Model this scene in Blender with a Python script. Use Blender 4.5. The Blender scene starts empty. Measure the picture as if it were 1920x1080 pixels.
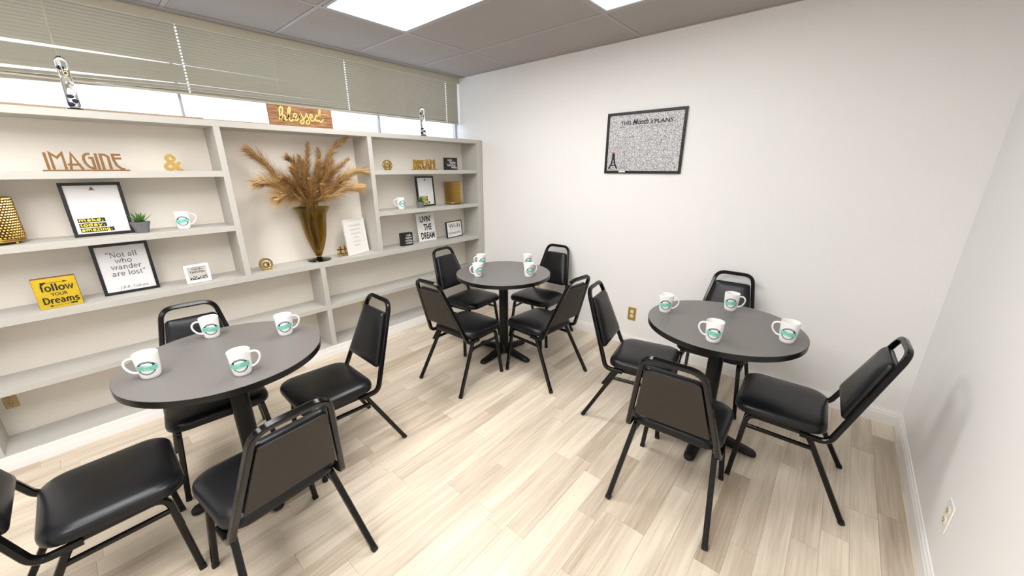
import bpy, bmesh, math, random
from mathutils import Vector, Matrix
R = math.radians
random.seed(7)
SC = bpy.context.scene
COL = SC.collection

# ---------------------------------------------------------------- camera, world, exposure
cam_d = bpy.data.cameras.new('camera')
cam_d.sensor_width = 36.0
cam_d.lens = 703.53 * 36.0 / 1920.0
cam_d.clip_start = 0.02
cam = bpy.data.objects.new('camera', cam_d)
COL.objects.link(cam)
cam.location = (3.0352, -3.0126, 1.5119)
cam.rotation_euler = (math.pi / 2 - 0.3075, 0.0011, 0.7161)
SC.camera = cam
SC.view_settings.view_transform = 'Standard'
SC.view_settings.look = 'None'
SC.view_settings.gamma = 1.0
SC.view_settings.use_curve_mapping = False
SC.view_settings.exposure = 0.90
SC.cycles.max_bounces = 10
SC.cycles.diffuse_bounces = 6
SC.cycles.transparent_max_bounces = 16

world = bpy.data.worlds.new('sky')
SC.world = world
world.use_nodes = True
bg = world.node_tree.nodes['Background']
bg.inputs['Color'].default_value = (0.86, 0.92, 1.0, 1)
bg.inputs['Strength'].default_value = 1.5

PANEL_STRENGTH = 8.8
DIM_PANEL_STRENGTH = 0.8      # the panel over the calendar wall glows only faintly in the photograph

# ---------------------------------------------------------------- materials
def lin(c):
    c = c / 255.0
    return c / 12.92 if c <= 0.04045 else ((c + 0.055) / 1.055) ** 2.4
def rgb(r, g, b):
    return (lin(r), lin(g), lin(b), 1.0)
MATS = {}
def mat(name, col, rough=0.5, metal=0.0, noise=0.0, nscale=20.0, bump=0.0, bscale=200.0, spec=None, coat=0.0, trans=0.0, ior=1.45, emit=None, estr=0.0):
    m = bpy.data.materials.new(name)
    m.use_nodes = True
    nt = m.node_tree
    b = nt.nodes['Principled BSDF']
    b.inputs['Base Color'].default_value = col
    b.inputs['Roughness'].default_value = rough
    b.inputs['Metallic'].default_value = metal
    b.inputs['IOR'].default_value = ior
    if spec is not None: b.inputs['Specular IOR Level'].default_value = spec
    b.inputs['Coat Weight'].default_value = coat
    b.inputs['Transmission Weight'].default_value = trans
    if emit is not None:
        b.inputs['Emission Color'].default_value = emit
        b.inputs['Emission Strength'].default_value = estr
    geo = None
    if noise > 0 or bump > 0:
        geo = nt.nodes.new('ShaderNodeTexCoord')
    if noise > 0:
        n = nt.nodes.new('ShaderNodeTexNoise')
        n.inputs['Scale'].default_value = nscale
        n.inputs['Detail'].default_value = 4
        nt.links.new(geo.outputs['Object'], n.inputs['Vector'])
        mx = nt.nodes.new('ShaderNodeMix'); mx.data_type = 'RGBA'
        d = tuple(max(0, c * (1 - noise)) for c in col[:3]) + (1,)
        l = tuple(min(1, c * (1 + noise)) for c in col[:3]) + (1,)
        mx.inputs[6].default_value = d; mx.inputs[7].default_value = l
        nt.links.new(n.outputs['Fac'], mx.inputs[0])
        nt.links.new(mx.outputs[2], b.inputs['Base Color'])
    if bump > 0:
        n2 = nt.nodes.new('ShaderNodeTexNoise')
        n2.inputs['Scale'].default_value = bscale
        n2.inputs['Detail'].default_value = 3
        nt.links.new(geo.outputs['Object'], n2.inputs['Vector'])
        bp = nt.nodes.new('ShaderNodeBump')
        bp.inputs['Strength'].default_value = bump
        bp.inputs['Distance'].default_value = 0.002
        nt.links.new(n2.outputs['Fac'], bp.inputs['Height'])
        nt.links.new(bp.outputs['Normal'], b.inputs['Normal'])
    MATS[name] = m
    return m

M_WALL = mat('wall_paint', (0.86, 0.852, 0.845, 1), 0.6, noise=0.015, nscale=3, bump=0.08, bscale=90)
M_BASE = mat('baseboard_paint', (0.86, 0.85, 0.83, 1), 0.4)
M_SHELF = mat('shelf_paint', (0.49, 0.475, 0.435, 1), 0.5, noise=0.03, nscale=9, bump=0.05, bscale=60)
M_SHELFBACK = mat('shelf_back_paint', (0.78, 0.735, 0.66, 1), 0.6, noise=0.02, nscale=4, bump=0.08, bscale=90)
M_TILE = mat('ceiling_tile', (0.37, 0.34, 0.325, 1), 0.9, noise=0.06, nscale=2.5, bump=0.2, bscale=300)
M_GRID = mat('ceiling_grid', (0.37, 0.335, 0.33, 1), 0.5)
M_GAP = mat('ceiling_void', (0.05, 0.05, 0.05, 1), 0.9)
M_LFRAME = mat('light_frame', (0.30, 0.30, 0.31, 1), 0.35)
M_DIFF = mat('light_diffuser', (0.9, 0.9, 0.9, 1), 0.5, emit=(1.0, 0.99, 0.985, 1), estr=PANEL_STRENGTH)
M_DIFFDIM = mat('light_diffuser_dim', (0.8, 0.85, 0.83, 1), 0.5, emit=(0.88, 1.0, 0.96, 1), estr=DIM_PANEL_STRENGTH)
M_BLIND = mat('blind_slat', (0.46, 0.425, 0.335, 1), 0.40)
M_VAL = mat('blind_valance', (0.58, 0.55, 0.44, 1), 0.5)
M_CORD = mat('blind_cord', (0.75, 0.73, 0.66, 1), 0.8)
M_WFRAME = mat('window_frame', (0.45, 0.46, 0.50, 1), 0.4, metal=0.3)
M_BLACKMETAL = mat('black_tube', (0.003, 0.003, 0.003, 1), 0.14, spec=0.35)
M_VINYL = mat('black_vinyl', (0.006, 0.0063, 0.0075, 1), 0.31, spec=0.36, bump=0.05, bscale=500)
M_PLATE = mat('chair_back_plate', (0.030, 0.0235, 0.020, 1), 0.45, spec=0.3, noise=0.1, nscale=8)
M_RUBBER = mat('rubber', (0.008, 0.008, 0.008, 1), 0.7)
M_TOP = mat('table_laminate', (0.150, 0.138, 0.131, 1), 0.33, noise=0.05, nscale=60)
M_EDGE = mat('table_edge', (0.008, 0.008, 0.008, 1), 0.3, spec=0.35)
M_CAST = mat('cast_iron', (0.006, 0.006, 0.0065, 1), 0.42, spec=0.3, bump=0.05, bscale=400)
M_MUG = mat('mug_ceramic', (0.86, 0.85, 0.83, 1), 0.15, coat=0.3)
M_NAVY = mat('print_navy', rgb(22, 42, 78), 0.35)
M_TEAL = mat('print_teal', rgb(146, 224, 202), 0.35)
M_TEALD = mat('print_teal_dark', rgb(20, 100, 92), 0.35)
M_PALE = mat('print_pale', rgb(205, 238, 226), 0.35)
M_GOLD = mat('gold', (0.66, 0.45, 0.14, 1), 0.16, metal=1.0)
M_GOLDM = mat('gold_matte', (0.46, 0.28, 0.06, 1), 0.36, metal=0.7)
M_BRONZE = mat('bronze', (0.22, 0.115, 0.04, 1), 0.42, metal=0.4)
M_BRASS = mat('brass', (0.80, 0.56, 0.16, 1), 0.25, metal=1.0)
M_CREAM = mat('ivory_plastic', (0.80, 0.72, 0.52, 1), 0.4)
M_TAN = mat('tan_plastic', (0.50, 0.37, 0.17, 1), 0.45)
M_WPLASTIC = mat('white_plastic', (0.82, 0.80, 0.77, 1), 0.35)
M_DARK = mat('socket_dark', (0.02, 0.015, 0.01, 1), 0.6)
M_BFRAME = mat('black_frame', (0.008, 0.008, 0.009, 1), 0.35)
M_WFRM = mat('white_frame', (0.80, 0.79, 0.77, 1), 0.45)
M_PAPER = mat('paper', (0.70, 0.70, 0.71, 1), 0.5)
M_PAPERW = mat('paper_white', (0.80, 0.79, 0.76, 1), 0.6)
M_INK = mat('ink_black', (0.012, 0.012, 0.012, 1), 0.5)
M_INKG = mat('ink_grey', (0.10, 0.10, 0.10, 1), 0.6)
M_INKL = mat('ink_light', (0.52, 0.49, 0.46, 1), 0.6)
M_INKW = mat('ink_white', (0.85, 0.85, 0.85, 1), 0.6)
M_GOLDINK = mat('ink_gold', (0.92, 0.72, 0.06, 1), 0.35, metal=0.1)
M_YELLOW = mat('gold_board', (0.62, 0.43, 0.02, 1), 0.35, metal=0.25, noise=0.25, nscale=14)
M_BROWNEDGE = mat('board_edge', (0.17, 0.09, 0.03, 1), 0.6)
M_POT = mat('concrete_pot', (0.16, 0.165, 0.17, 1), 0.7, noise=0.1, nscale=30)
M_LEAF = mat('succulent', (0.07, 0.19, 0.035, 1), 0.45, noise=0.3, nscale=25)
M_SOIL = mat('soil', (0.03, 0.02, 0.012, 1), 0.9)
M_PAMPB = mat('pampas_brown', (0.47, 0.275, 0.10, 1), 0.8, noise=0.35, nscale=30)
M_PAMPL = mat('pampas_beige', (0.64, 0.44, 0.20, 1), 0.8, noise=0.25, nscale=30)
M_STEM = mat('pampas_stem', (0.32, 0.21, 0.08, 1), 0.8)
M_BLESSINK = mat('script_gold', (0.72, 0.56, 0.17, 1), 0.4, metal=0.2)
M_PINK = mat('bow_pink', (0.75, 0.10, 0.22, 1), 0.5)
M_SILL = mat('sill_wood', (0.46, 0.33, 0.21, 1), 0.6, noise=0.35, nscale=8)
M_ROOF = mat('roof_red', (0.55, 0.42, 0.40, 1), 0.8, noise=0.1, nscale=2)
M_HOUSE = mat('house_wall', (0.78, 0.78, 0.80, 1), 0.8)
M_HWIN = mat('house_window', (0.50, 0.53, 0.60, 1), 0.3)
M_LIQ = mat('thermo_bulb', (0.01, 0.012, 0.07, 1), 0.1)
M_CRYS = mat('bead_crystal', (0.56, 0.37, 0.11, 1), 0.14, metal=0.9)

def glassmat(name, col, rough=0.0, ior=1.45):
    return mat(name, col, rough, trans=1.0, ior=ior)
M_GLASS = glassmat('clear_glass', (0.95, 0.96, 0.98, 1))
M_AMBER = glassmat('amber_glass', (0.52, 0.38, 0.05, 1), 0.02)
M_OLIVE = glassmat('olive_glass', (0.20, 0.20, 0.06, 1), 0.03)

def pane_material():
    m = bpy.data.materials.new('window_glass'); m.use_nodes = True
    nt = m.node_tree; nt.nodes.clear()
    o = nt.nodes.new('ShaderNodeOutputMaterial'); mx = nt.nodes.new('ShaderNodeMixShader')
    t = nt.nodes.new('ShaderNodeBsdfTransparent'); g = nt.nodes.new('ShaderNodeBsdfGlossy')
    t.inputs['Color'].default_value = (0.93, 0.95, 0.97, 1); g.inputs['Roughness'].default_value = 0.02
    mx.inputs[0].default_value = 0.06
    nt.links.new(t.outputs[0], mx.inputs[1]); nt.links.new(g.outputs[0], mx.inputs[2]); nt.links.new(mx.outputs[0], o.inputs[0])
    return m
M_PANE = pane_material()

def plank_material():
    m = bpy.data.materials.new('vinyl_plank'); m.use_nodes = True
    nt = m.node_tree; N = nt.nodes; L = nt.links
    b = N['Principled BSDF']; b.inputs['Roughness'].default_value = 0.38
    geo = N.new('ShaderNodeNewGeometry'); oi = N.new('ShaderNodeObjectInfo')
    off = N.new('ShaderNodeVectorMath'); off.operation = 'SCALE'; off.inputs[0].default_value = (13.1, 57.3, 3.7)
    L.new(oi.outputs['Random'], off.inputs['Scale'])
    add = N.new('ShaderNodeVectorMath'); add.operation = 'ADD'
    L.new(geo.outputs['Position'], add.inputs[0]); L.new(off.outputs[0], add.inputs[1])
    mp = N.new('ShaderNodeMapping'); mp.inputs['Scale'].default_value = (26, 1.6, 1)
    L.new(add.outputs[0], mp.inputs['Vector'])
    n1 = N.new('ShaderNodeTexNoise'); n1.inputs['Scale'].default_value = 1.0; n1.inputs['Detail'].default_value = 6; n1.inputs['Roughness'].default_value = 0.65; n1.inputs['Distortion'].default_value = 0.6
    L.new(mp.outputs[0], n1.inputs['Vector'])
    mp2 = N.new('ShaderNodeMapping'); mp2.inputs['Scale'].default_value = (9, 0.9, 1)
    L.new(add.outputs[0], mp2.inputs['Vector'])
    n2 = N.new('ShaderNodeTexNoise'); n2.inputs['Scale'].default_value = 1.0; n2.inputs['Detail'].default_value = 3; n2.inputs['Distortion'].default_value = 1.2
    L.new(mp2.outputs[0], n2.inputs['Vector'])
    mp3 = N.new('ShaderNodeMapping'); mp3.inputs['Scale'].default_value = (110, 3.0, 1)
    L.new(add.outputs[0], mp3.inputs['Vector'])
    n3 = N.new('ShaderNodeTexNoise'); n3.inputs['Scale'].default_value = 1.0; n3.inputs['Detail'].default_value = 4
    L.new(mp3.outputs[0], n3.inputs['Vector'])
    # per-plank tone from the object colour (alpha channel unused)
    sep = N.new('ShaderNodeSeparateColor'); L.new(oi.outputs['Color'], sep.inputs[0])
    def math_(op, a, bb):
        x = N.new('ShaderNodeMath'); x.operation = op
        for i, v in enumerate((a, bb)):
            if isinstance(v, (int, float)): x.inputs[i].default_value = v
            else: L.new(v, x.inputs[i])
        return x.outputs[0]
    t = math_('ADD', math_('MULTIPLY', math_('SUBTRACT', n1.outputs['Fac'], 0.5), 0.75), math_('MULTIPLY', math_('SUBTRACT', n2.outputs['Fac'], 0.5), 0.9))
    t = math_('ADD', t, math_('MULTIPLY', math_('SUBTRACT', n3.outputs['Fac'], 0.5), 0.6))
    t = math_('ADD', t, sep.outputs[0])
    cr = N.new('ShaderNodeValToRGB'); e = cr.color_ramp.elements
    e[0].position = 0.0; e[0].color = (0.27, 0.205, 0.145, 1)
    e[1].position = 1.0; e[1].color = (0.72, 0.63, 0.505, 1)
    x = cr.color_ramp.elements.new(0.42); x.color = (0.455, 0.37, 0.28, 1)
    x = cr.color_ramp.elements.new(0.68); x.color = (0.585, 0.50, 0.39, 1)
    L.new(t, cr.inputs[0]); L.new(cr.outputs[0], b.inputs['Base Color'])
    bp = N.new('ShaderNodeBump'); bp.inputs['Strength'].default_value = 0.06; bp.inputs['Distance'].default_value = 0.001
    L.new(n3.outputs['Fac'], bp.inputs['Height']); L.new(bp.outputs[0], b.inputs['Normal'])
    return m
M_PLANK = plank_material()
M_FBASE = mat('floor_underlay', (0.20, 0.16, 0.12, 1), 0.9)

def glitter_material():
    m = bpy.data.materials.new('silver_glitter'); m.use_nodes = True
    nt = m.node_tree; N = nt.nodes; L = nt.links
    b = N['Principled BSDF']; b.inputs['Roughness'].default_value = 0.5; b.inputs['Metallic'].default_value = 0.15
    tc = N.new('ShaderNodeTexCoord'); v = N.new('ShaderNodeTexVoronoi'); v.inputs['Scale'].default_value = 330
    L.new(tc.outputs['Object'], v.inputs['Vector'])
    s = N.new('ShaderNodeSeparateColor'); L.new(v.outputs['Color'], s.inputs[0])
    cr = N.new('ShaderNodeValToRGB'); e = cr.color_ramp.elements
    e[0].position = 0.08; e[0].color = (0.10, 0.10, 0.11, 1); e[1].position = 0.85; e[1].color = (0.80, 0.80, 0.82, 1)
    L.new(s.outputs[0], cr.inputs[0]); L.new(cr.outputs[0], b.inputs['Base Color'])
    return m
M_GLIT = glitter_material()

def burlap_material():
    m = bpy.data.materials.new('rustic_wood'); m.use_nodes = True
    nt = m.node_tree; N = nt.nodes; L = nt.links
    b = N['Principled BSDF']; b.inputs['Roughness'].default_value = 0.7
    tc = N.new('ShaderNodeTexCoord'); mp = N.new('ShaderNodeMapping'); mp.inputs['Scale'].default_value = (9, 20, 130)
    L.new(tc.outputs['Object'], mp.inputs['Vector'])
    n = N.new('ShaderNodeTexNoise'); n.inputs['Scale'].default_value = 1.0; n.inputs['Detail'].default_value = 5
    L.new(mp.outputs[0], n.inputs['Vector'])
    cr = N.new('ShaderNodeValToRGB'); e = cr.color_ramp.elements
    e[0].position = 0.3; e[0].color = (0.12, 0.05, 0.02, 1); e[1].position = 0.72; e[1].color = (0.50, 0.29, 0.13, 1)
    x = e.new(0.5); x.color = (0.27, 0.125, 0.05, 1)
    L.new(n.outputs['Fac'], cr.inputs[0]); L.new(cr.outputs[0], b.inputs['Base Color'])
    return m
M_RUSTIC = burlap_material()

# ---------------------------------------------------------------- mesh helpers
class MB:
    def __init__(s): s.v = []; s.f = []
    def add(s, vs, fs):
        o = len(s.v); s.v += [tuple(p) for p in vs]; s.f += [tuple(i + o for i in f) for f in fs]; return s
    def box(s, x0, x1, y0, y1, z0, z1):
        return s.add([(x0,y0,z0),(x1,y0,z0),(x1,y1,z0),(x0,y1,z0),(x0,y0,z1),(x1,y0,z1),(x1,y1,z1),(x0,y1,z1)],
                     [(0,3,2,1),(4,5,6,7),(0,1,5,4),(1,2,6,5),(2,3,7,6),(3,0,4,7)])
    def lathe(s, prof, n=32, cx=0, cy=0, cap0=True, cap1=True):
        vs = []; fs = []
        for r, z in prof:
            for i in range(n):
                a = 2 * math.pi * i / n; vs.append((cx + r * math.cos(a), cy + r * math.sin(a), z))
        for k in range(len(prof) - 1):
            for i in range(n):
                j = (i + 1) % n; fs.append((k*n+i, k*n+j, (k+1)*n+j, (k+1)*n+i))
        if cap0: fs.append(tuple(range(n - 1, -1, -1)))
        if cap1: fs.append(tuple((len(prof) - 1) * n + i for i in range(n)))
        return s.add(vs, fs)
    def sphere(s, c, r, n=10, m=6, sz=1.0):
        prof = [(r * math.sin(math.pi * k / m), -r * math.cos(math.pi * k / m) * sz) for k in range(m + 1)]
        prof[0] = (r * 0.02, prof[0][1]); prof[-1] = (r * 0.02, prof[-1][1])
        t = MB().lathe(prof, n); return s.add([(x + c[0], y + c[1], z + c[2]) for x, y, z in t.v], t.f)
    def loft(s, rings, cap0=True, cap1=True):
        n = len(rings[0]); vs = [p for r in rings for p in r]; fs = []
        for k in range(len(rings) - 1):
            for i in range(n):
                j = (i + 1) % n; fs.append((k*n+i, k*n+j, (k+1)*n+j, (k+1)*n+i))
        if cap0: fs.append(tuple(range(n - 1, -1, -1)))
        if cap1: fs.append(tuple((len(rings) - 1) * n + i for i in range(n)))
        return s.add(vs, fs)
    def tube(s, pts, w, prof='round', n=10, h=None, up=None, caps=True):
        """sweep a profile of width w along pts with parallel transport"""
        pts = [Vector(p) for p in pts]
        if prof == 'round':
            sh = [(math.cos(2*math.pi*i/n) * w/2, math.sin(2*math.pi*i/n) * (h or w)/2) for i in range(n)]
        else:
            a = w/2; b = (h or w)/2; c = min(a, b) * 0.35
            sh = [(a,-b+c),(a,b-c),(a-c,b),(-a+c,b),(-a,b-c),(-a,-b+c),(-a+c,-b),(a-c,-b)]
        tang = []
        for i in range(len(pts)):
            if i == 0: t = pts[1] - pts[0]
            elif i == len(pts) - 1: t = pts[-1] - pts[-2]
            else: t = (pts[i+1] - pts[i]).normalized() + (pts[i] - pts[i-1]).normalized()
            tang.append(t.normalized())
        ref = Vector(up) if up else (Vector((1,0,0)) if abs(tang[0].x) < 0.8 else Vector((0,1,0)))
        nrm = (ref - tang[0] * ref.dot(tang[0])).normalized()
        rings = []
        for i, p in enumerate(pts):
            nrm = (nrm - tang[i] * nrm.dot(tang[i])).normalized()
            bi = tang[i].cross(nrm)
            rings.append([tuple(p + nrm * x + bi * y) for x, y in sh])
        return s.loft(rings, caps, caps)
    def stroke(s, pts, w, y0, y1):
        """ribbon in the x-z plane, extruded y0..y1 (2D pts)"""
        P = [Vector((p[0], p[1])) for p in pts]
        Q = [P[0]]
        for p in P[1:]:
            if (p - Q[-1]).length > 1e-6: Q.append(p)
        P = Q
        if len(P) < 2: return s
        L = []; Rr = []
        for i in range(len(P)):
            if i == 0: d = (P[1] - P[0]).normalized(); k = 1
            elif i == len(P) - 1: d = (P[-1] - P[-2]).normalized(); k = 1
            else:
                d0 = (P[i] - P[i-1]).normalized(); d1 = (P[i+1] - P[i]).normalized()
                d = (d0 + d1)
                d = d.normalized() if d.length > 1e-4 else d1
                k = min(1.0 / max(0.35, d.dot(d1)), 2.2)
            nn = Vector((-d.y, d.x)) * (w / 2 * k)
            L.append(P[i] + nn); Rr.append(P[i] - nn)
        rings = [[(l.x, y0, l.y), (r.x, y0, r.y), (r.x, y1, r.y), (l.x, y1, l.y)] for l, r in zip(L, Rr)]
        return s.loft(rings)
    def poly(s, pts, y0, y1):
        """convex polygon in x-z extruded"""
        n = len(pts)
        vs = [(x, y0, z) for x, z in pts] + [(x, y1, z) for x, z in pts]
        fs = [tuple(range(n)), tuple(range(2*n-1, n-1, -1))] + [(i, i+n, (i+1) % n + n, (i+1) % n) for i in range(n)]
        return s.add(vs, fs)
    def xf(s, M):
        s.v = [tuple(M @ Vector(p)) for p in s.v]; return s
    def mesh(s, name, m, smooth=False):
        me = bpy.data.meshes.new(name); me.from_pydata(s.v, [], s.f); me.validate()
        bm = bmesh.new(); bm.from_mesh(me); bmesh.ops.recalc_face_normals(bm, faces=bm.faces); bm.to_mesh(me); bm.free()
        me.materials.append(m)
        if smooth:
            for p in me.polygons: p.use_smooth = True
            try: me.set_sharp_from_angle(angle=R(40))
            except Exception: pass
        return me
    def build(s, name, m, parent=None, smooth=False, bevel=0.0, seg=2):
        o = bpy.data.objects.new(name, s.mesh(name, m, smooth)); COL.objects.link(o)
        if parent is not None: o.parent = parent
        if bevel > 0:
            b = o.modifiers.new('bevel', 'BEVEL'); b.width = bevel; b.segments = seg; b.limit_method = 'ANGLE'
        return o

def tag(o, label=None, cat=None, group=None, kind=None):
    if label: o['label'] = label
    if cat: o['category'] = cat
    if group: o['group'] = group
    if kind: o['kind'] = kind
    return o
def thing(name, label, cat, loc=(0,0,0), rz=0.0, group=None):
    o = bpy.data.objects.new(name, None); COL.objects.link(o)
    o.empty_display_size = 0.1; o.location = loc; o.rotation_euler = (0, 0, rz)
    return tag(o, label, cat, group)
def struct(name, mb, m, bevel=0.0):
    return tag(mb.build(name, m, None, bevel=bevel), kind='structure')
def copy_tree(o, parent=None):
    c = o.copy(); COL.objects.link(c); c.parent = parent
    for ch in o.children: copy_tree(ch, c)
    return c
def fillet(pts, rads, n=6):
    P = [Vector(p) for p in pts]; out = [P[0]]; marks = []
    for i in range(1, len(P) - 1):
        a, b, c = P[i-1], P[i], P[i+1]; r = rads[i-1]
        d0 = (a - b).normalized(); d1 = (c - b).normalized()
        ang = d0.angle(d1); t = min(r / math.tan(ang / 2), (a-b).length * .49, (c-b).length * .49)
        s, e = b + d0 * t, b + d1 * t; st = len(out)
        for k in range(n + 1):
            u = k / n; out.append((s * (1-u) * (1-u) + b * 2 * u * (1-u) + e * u * u))
        marks.append((st, len(out) - 1))
    out.append(P[-1]); return out, marks
def crom(pts, n=6):
    P = [Vector(p) for p in pts]; P = [P[0] * 2 - P[1]] + P + [P[-1] * 2 - P[-2]]; out = []
    for i in range(1, len(P) - 2):
        for k in range(n):
            t = k / n; a, b, c, d = P[i-1], P[i], P[i+1], P[i+2]
            out.append(0.5 * ((2*b) + (c-a)*t + (2*a-5*b+4*c-d)*t*t + (3*b-a-3*c+d)*t**3))
    out.append(P[-2]); return out
def rrect(hx, hy, r, n=5, cx=0, cy=0, taper=0.0):
    """rounded rectangle ring (x,y); taper widens +y side"""
    pts = []
    for sx, sy, a0 in ((1,1,0),(-1,1,90),(-1,-1,180),(1,-1,270)):
        for k in range(n + 1):
            a = R(a0 + 90 * k / n)
            x = sx * (hx - r) + r * math.cos(a); y = sy * (hy - r) + r * math.sin(a)
            x *= 1 + taper * y / hy
            pts.append((cx + x, cy + y))
    return pts

# text from Blender's built-in face, flattened to a list of verts/faces in the x-z plane
_TX = {}
def text_geo(txt, bold=0.0):
    k = (txt, bold)
    if k not in _TX:
        cu = bpy.data.curves.new('t', 'FONT'); cu.body = txt; cu.size = 1.0; cu.offset = bold; cu.resolution_u = 3; cu.fill_mode = 'FRONT'
        ob = bpy.data.objects.new('t', cu); COL.objects.link(ob)
        dg = bpy.context.evaluated_depsgraph_get(); ev = ob.evaluated_get(dg); me = ev.to_mesh()
        vs = [(v.co.x, v.co.y) for v in me.vertices]; fs = [tuple(p.vertices) for p in me.polygons]
        ev.to_mesh_clear(); bpy.data.objects.remove(ob); bpy.data.curves.remove(cu)
        x0 = min(v[0] for v in vs); x1 = max(v[0] for v in vs); y0 = min(v[1] for v in vs); y1 = max(v[1] for v in vs)
        _TX[k] = (vs, fs, x0, x1, y0, y1)
    return _TX[k]
def put_text(mb, txt, x0, x1, z0, z1, y, bold=0.0, shear=0.0):
    vs, fs, a0, a1, b0, b1 = text_geo(txt, bold)
    V = []
    for x, z in vs:
        zz = (z - b0) / (b1 - b0); V.append((x0 + (x1 - x0) * (x - a0) / (a1 - a0) + shear * zz * (z1 - z0), y, z0 + (z1 - z0) * zz))
    return mb.add(V, fs)

# a small serif stroke face for the printed quotes
def arc(cx, cy, rx, ry, a0, a1, n=10):
    return [(cx + rx * math.cos(R(a0 + (a1 - a0) * k / n)), cy + ry * math.sin(R(a0 + (a1 - a0) * k / n))) for k in range(n + 1)]
SER = lambda x, y, h=.075: ([(x - h, y), (x + h, y)], .5)
GL = {
 'N': (.70, [([(.1,0),(.1,.7)],.6), ([(.1,.7),(.56,0)],1), ([(.56,0),(.56,.7)],.6), SER(.1,0), SER(.08,.7), SER(.56,.7)]),
 'o': (.54, [(arc(.26,.24,.2,.23,0,360,16),.9)]),
 't': (.36, [([(.15,.62),(.15,.12)]+arc(.25,.1,.1,.09,180,300,5),.9), ([(.03,.47),(.3,.47)],.5)]),
 'a': (.52, [(arc(.22,.13,.15,.13,60,330,10),.8), ([(.38,.0),(.38,.34)]+arc(.24,.34,.14,.13,0,150,7),.9), ([(.38,.02),(.46,.02)],.5)]),
 'l': (.28, [([(.13,0),(.13,.74)],1), SER(.13,.01), ([(.05,.73),(.13,.73)],.5)]),
 'w': (.72, [([(.07,.47),(.2,.02),(.36,.44),(.5,.02),(.64,.47)],.85), SER(.07,.47), SER(.64,.47)]),
 'h': (.58, [([(.12,0),(.12,.74)],1), (arc(.28,.3,.15,.17,170,0,8)+[(.43,0)],.9), SER(.12,.01), SER(.43,.01), ([(.04,.73),(.12,.73)],.5)]),
 'n': (.58, [([(.12,0),(.12,.47)],1), (arc(.28,.3,.15,.17,170,0,8)+[(.43,0)],.9), SER(.12,.01), SER(.43,.01), ([(.04,.46),(.12,.46)],.5)]),
 'm': (.86, [([(.12,0),(.12,.47)],1), (arc(.26,.3,.14,.17,170,0,8)+[(.40,0)],.9), (arc(.55,.3,.15,.17,170,0,8)+[(.70,0)],.9), SER(.12,.01,.06), SER(.40,.01,.06), SER(.70,.01,.06)]),
 'd': (.56, [(arc(.23,.24,.17,.23,0,360,16),.85), ([(.41,0),(.41,.74)],1), ([(.33,.73),(.41,.73)],.5), ([(.41,.01),(.49,.01)],.5)]),
 'e': (.50, [([(.06,.26),(.42,.26)],.55), (arc(.24,.24,.19,.23,5,310,14),.9)]),
 'r': (.42, [([(.12,0),(.12,.47)],1), (arc(.27,.28,.15,.18,160,45,6),.8), SER(.12,.01), ([(.04,.46),(.12,.46)],.5)]),
 's': (.44, [(arc(.21,.35,.14,.11,30,250,8)+arc(.21,.12,.15,.115,80,-150,8),.85)]),
 'J': (.40, [([(.24,.7),(.24,.05)]+arc(.15,.02,.09,.12,0,-140,5),.9), SER(.24,.7)]),
 'R': (.62, [([(.12,0),(.12,.7)],1), ([(.12,.69)]+arc(.32,.52,.17,.17,80,-80,8)+[(.12,.35)],.8), ([(.3,.35),(.52,0)],.9), SER(.12,.01), SER(.53,.01,.05)]),
 'T': (.60, [([(.29,0),(.29,.7)],1), ([(.04,.69),(.54,.69)],.6), SER(.29,.01)]),
 'k': (.56, [([(.12,0),(.12,.74)],1), ([(.14,.2),(.40,.46)],.6), ([(.24,.28),(.44,0)],.9), SER(.12,.01), SER(.45,.01,.06)]),
 'i': (.28, [([(.13,0),(.13,.47)],1), SER(.13,.01), ([(.13,.6),(.13,.70)],1)]),
 'y': (.54, [([(.07,.47),(.26,.03)],.95), ([(.45,.47),(.22,-.12),(.08,-.18)],.65), SER(.07,.47,.06), SER(.45,.47,.06)]),
 'z': (.48, [([(.05,.45),(.40,.45),(.06,.02),(.42,.02)],.75)]),
 'g': (.54, [(arc(.23,.26,.17,.21,0,360,14),.85), ([(.40,.47),(.40,-.04)]+arc(.24,-.05,.16,.13,0,-150,6),.8)]),
 'f': (.34, [([(.14,0),(.14,.58)]+arc(.25,.6,.11,.13,180,50,6),.9), ([(.03,.46),(.29,.46)],.5), SER(.14,.01)]),
 'D': (.68, [([(.13,0),(.13,.7)],1), ([(.13,.69)]+arc(.28,.35,.30,.34,85,-85,10)+[(.13,.01)],.9), ([(.05,.69),(.2,.69)],.5), ([(.05,.01),(.2,.01)],.5)]),
 '.': (.24, [([(.07,.06),(.17,.06)],1.3)]), '-': (.36, [([(.06,.24),(.28,.24)],.7)]),
 '"': (.40, [([(.10,.56),(.15,.74)],1), ([(.25,.56),(.30,.74)],1)]), ' ': (.26, []),
}
def serif(mb, txt, cx, z0, xh, y0, y1, wt=.085, width=None):
    """one line, centred on cx, baseline z0, em size xh"""
    adv = sum(GL[c][0] for c in txt); sx = xh if width is None else width / adv
    x = cx - adv * sx / 2
    for c in txt:
        a, st = GL[c]
        for pts, k in st: mb.stroke([(x + p[0] * sx, z0 + p[1] * xh) for p in pts], wt * k * xh, y0, y1)
        x += a * sx
    return mb
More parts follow.
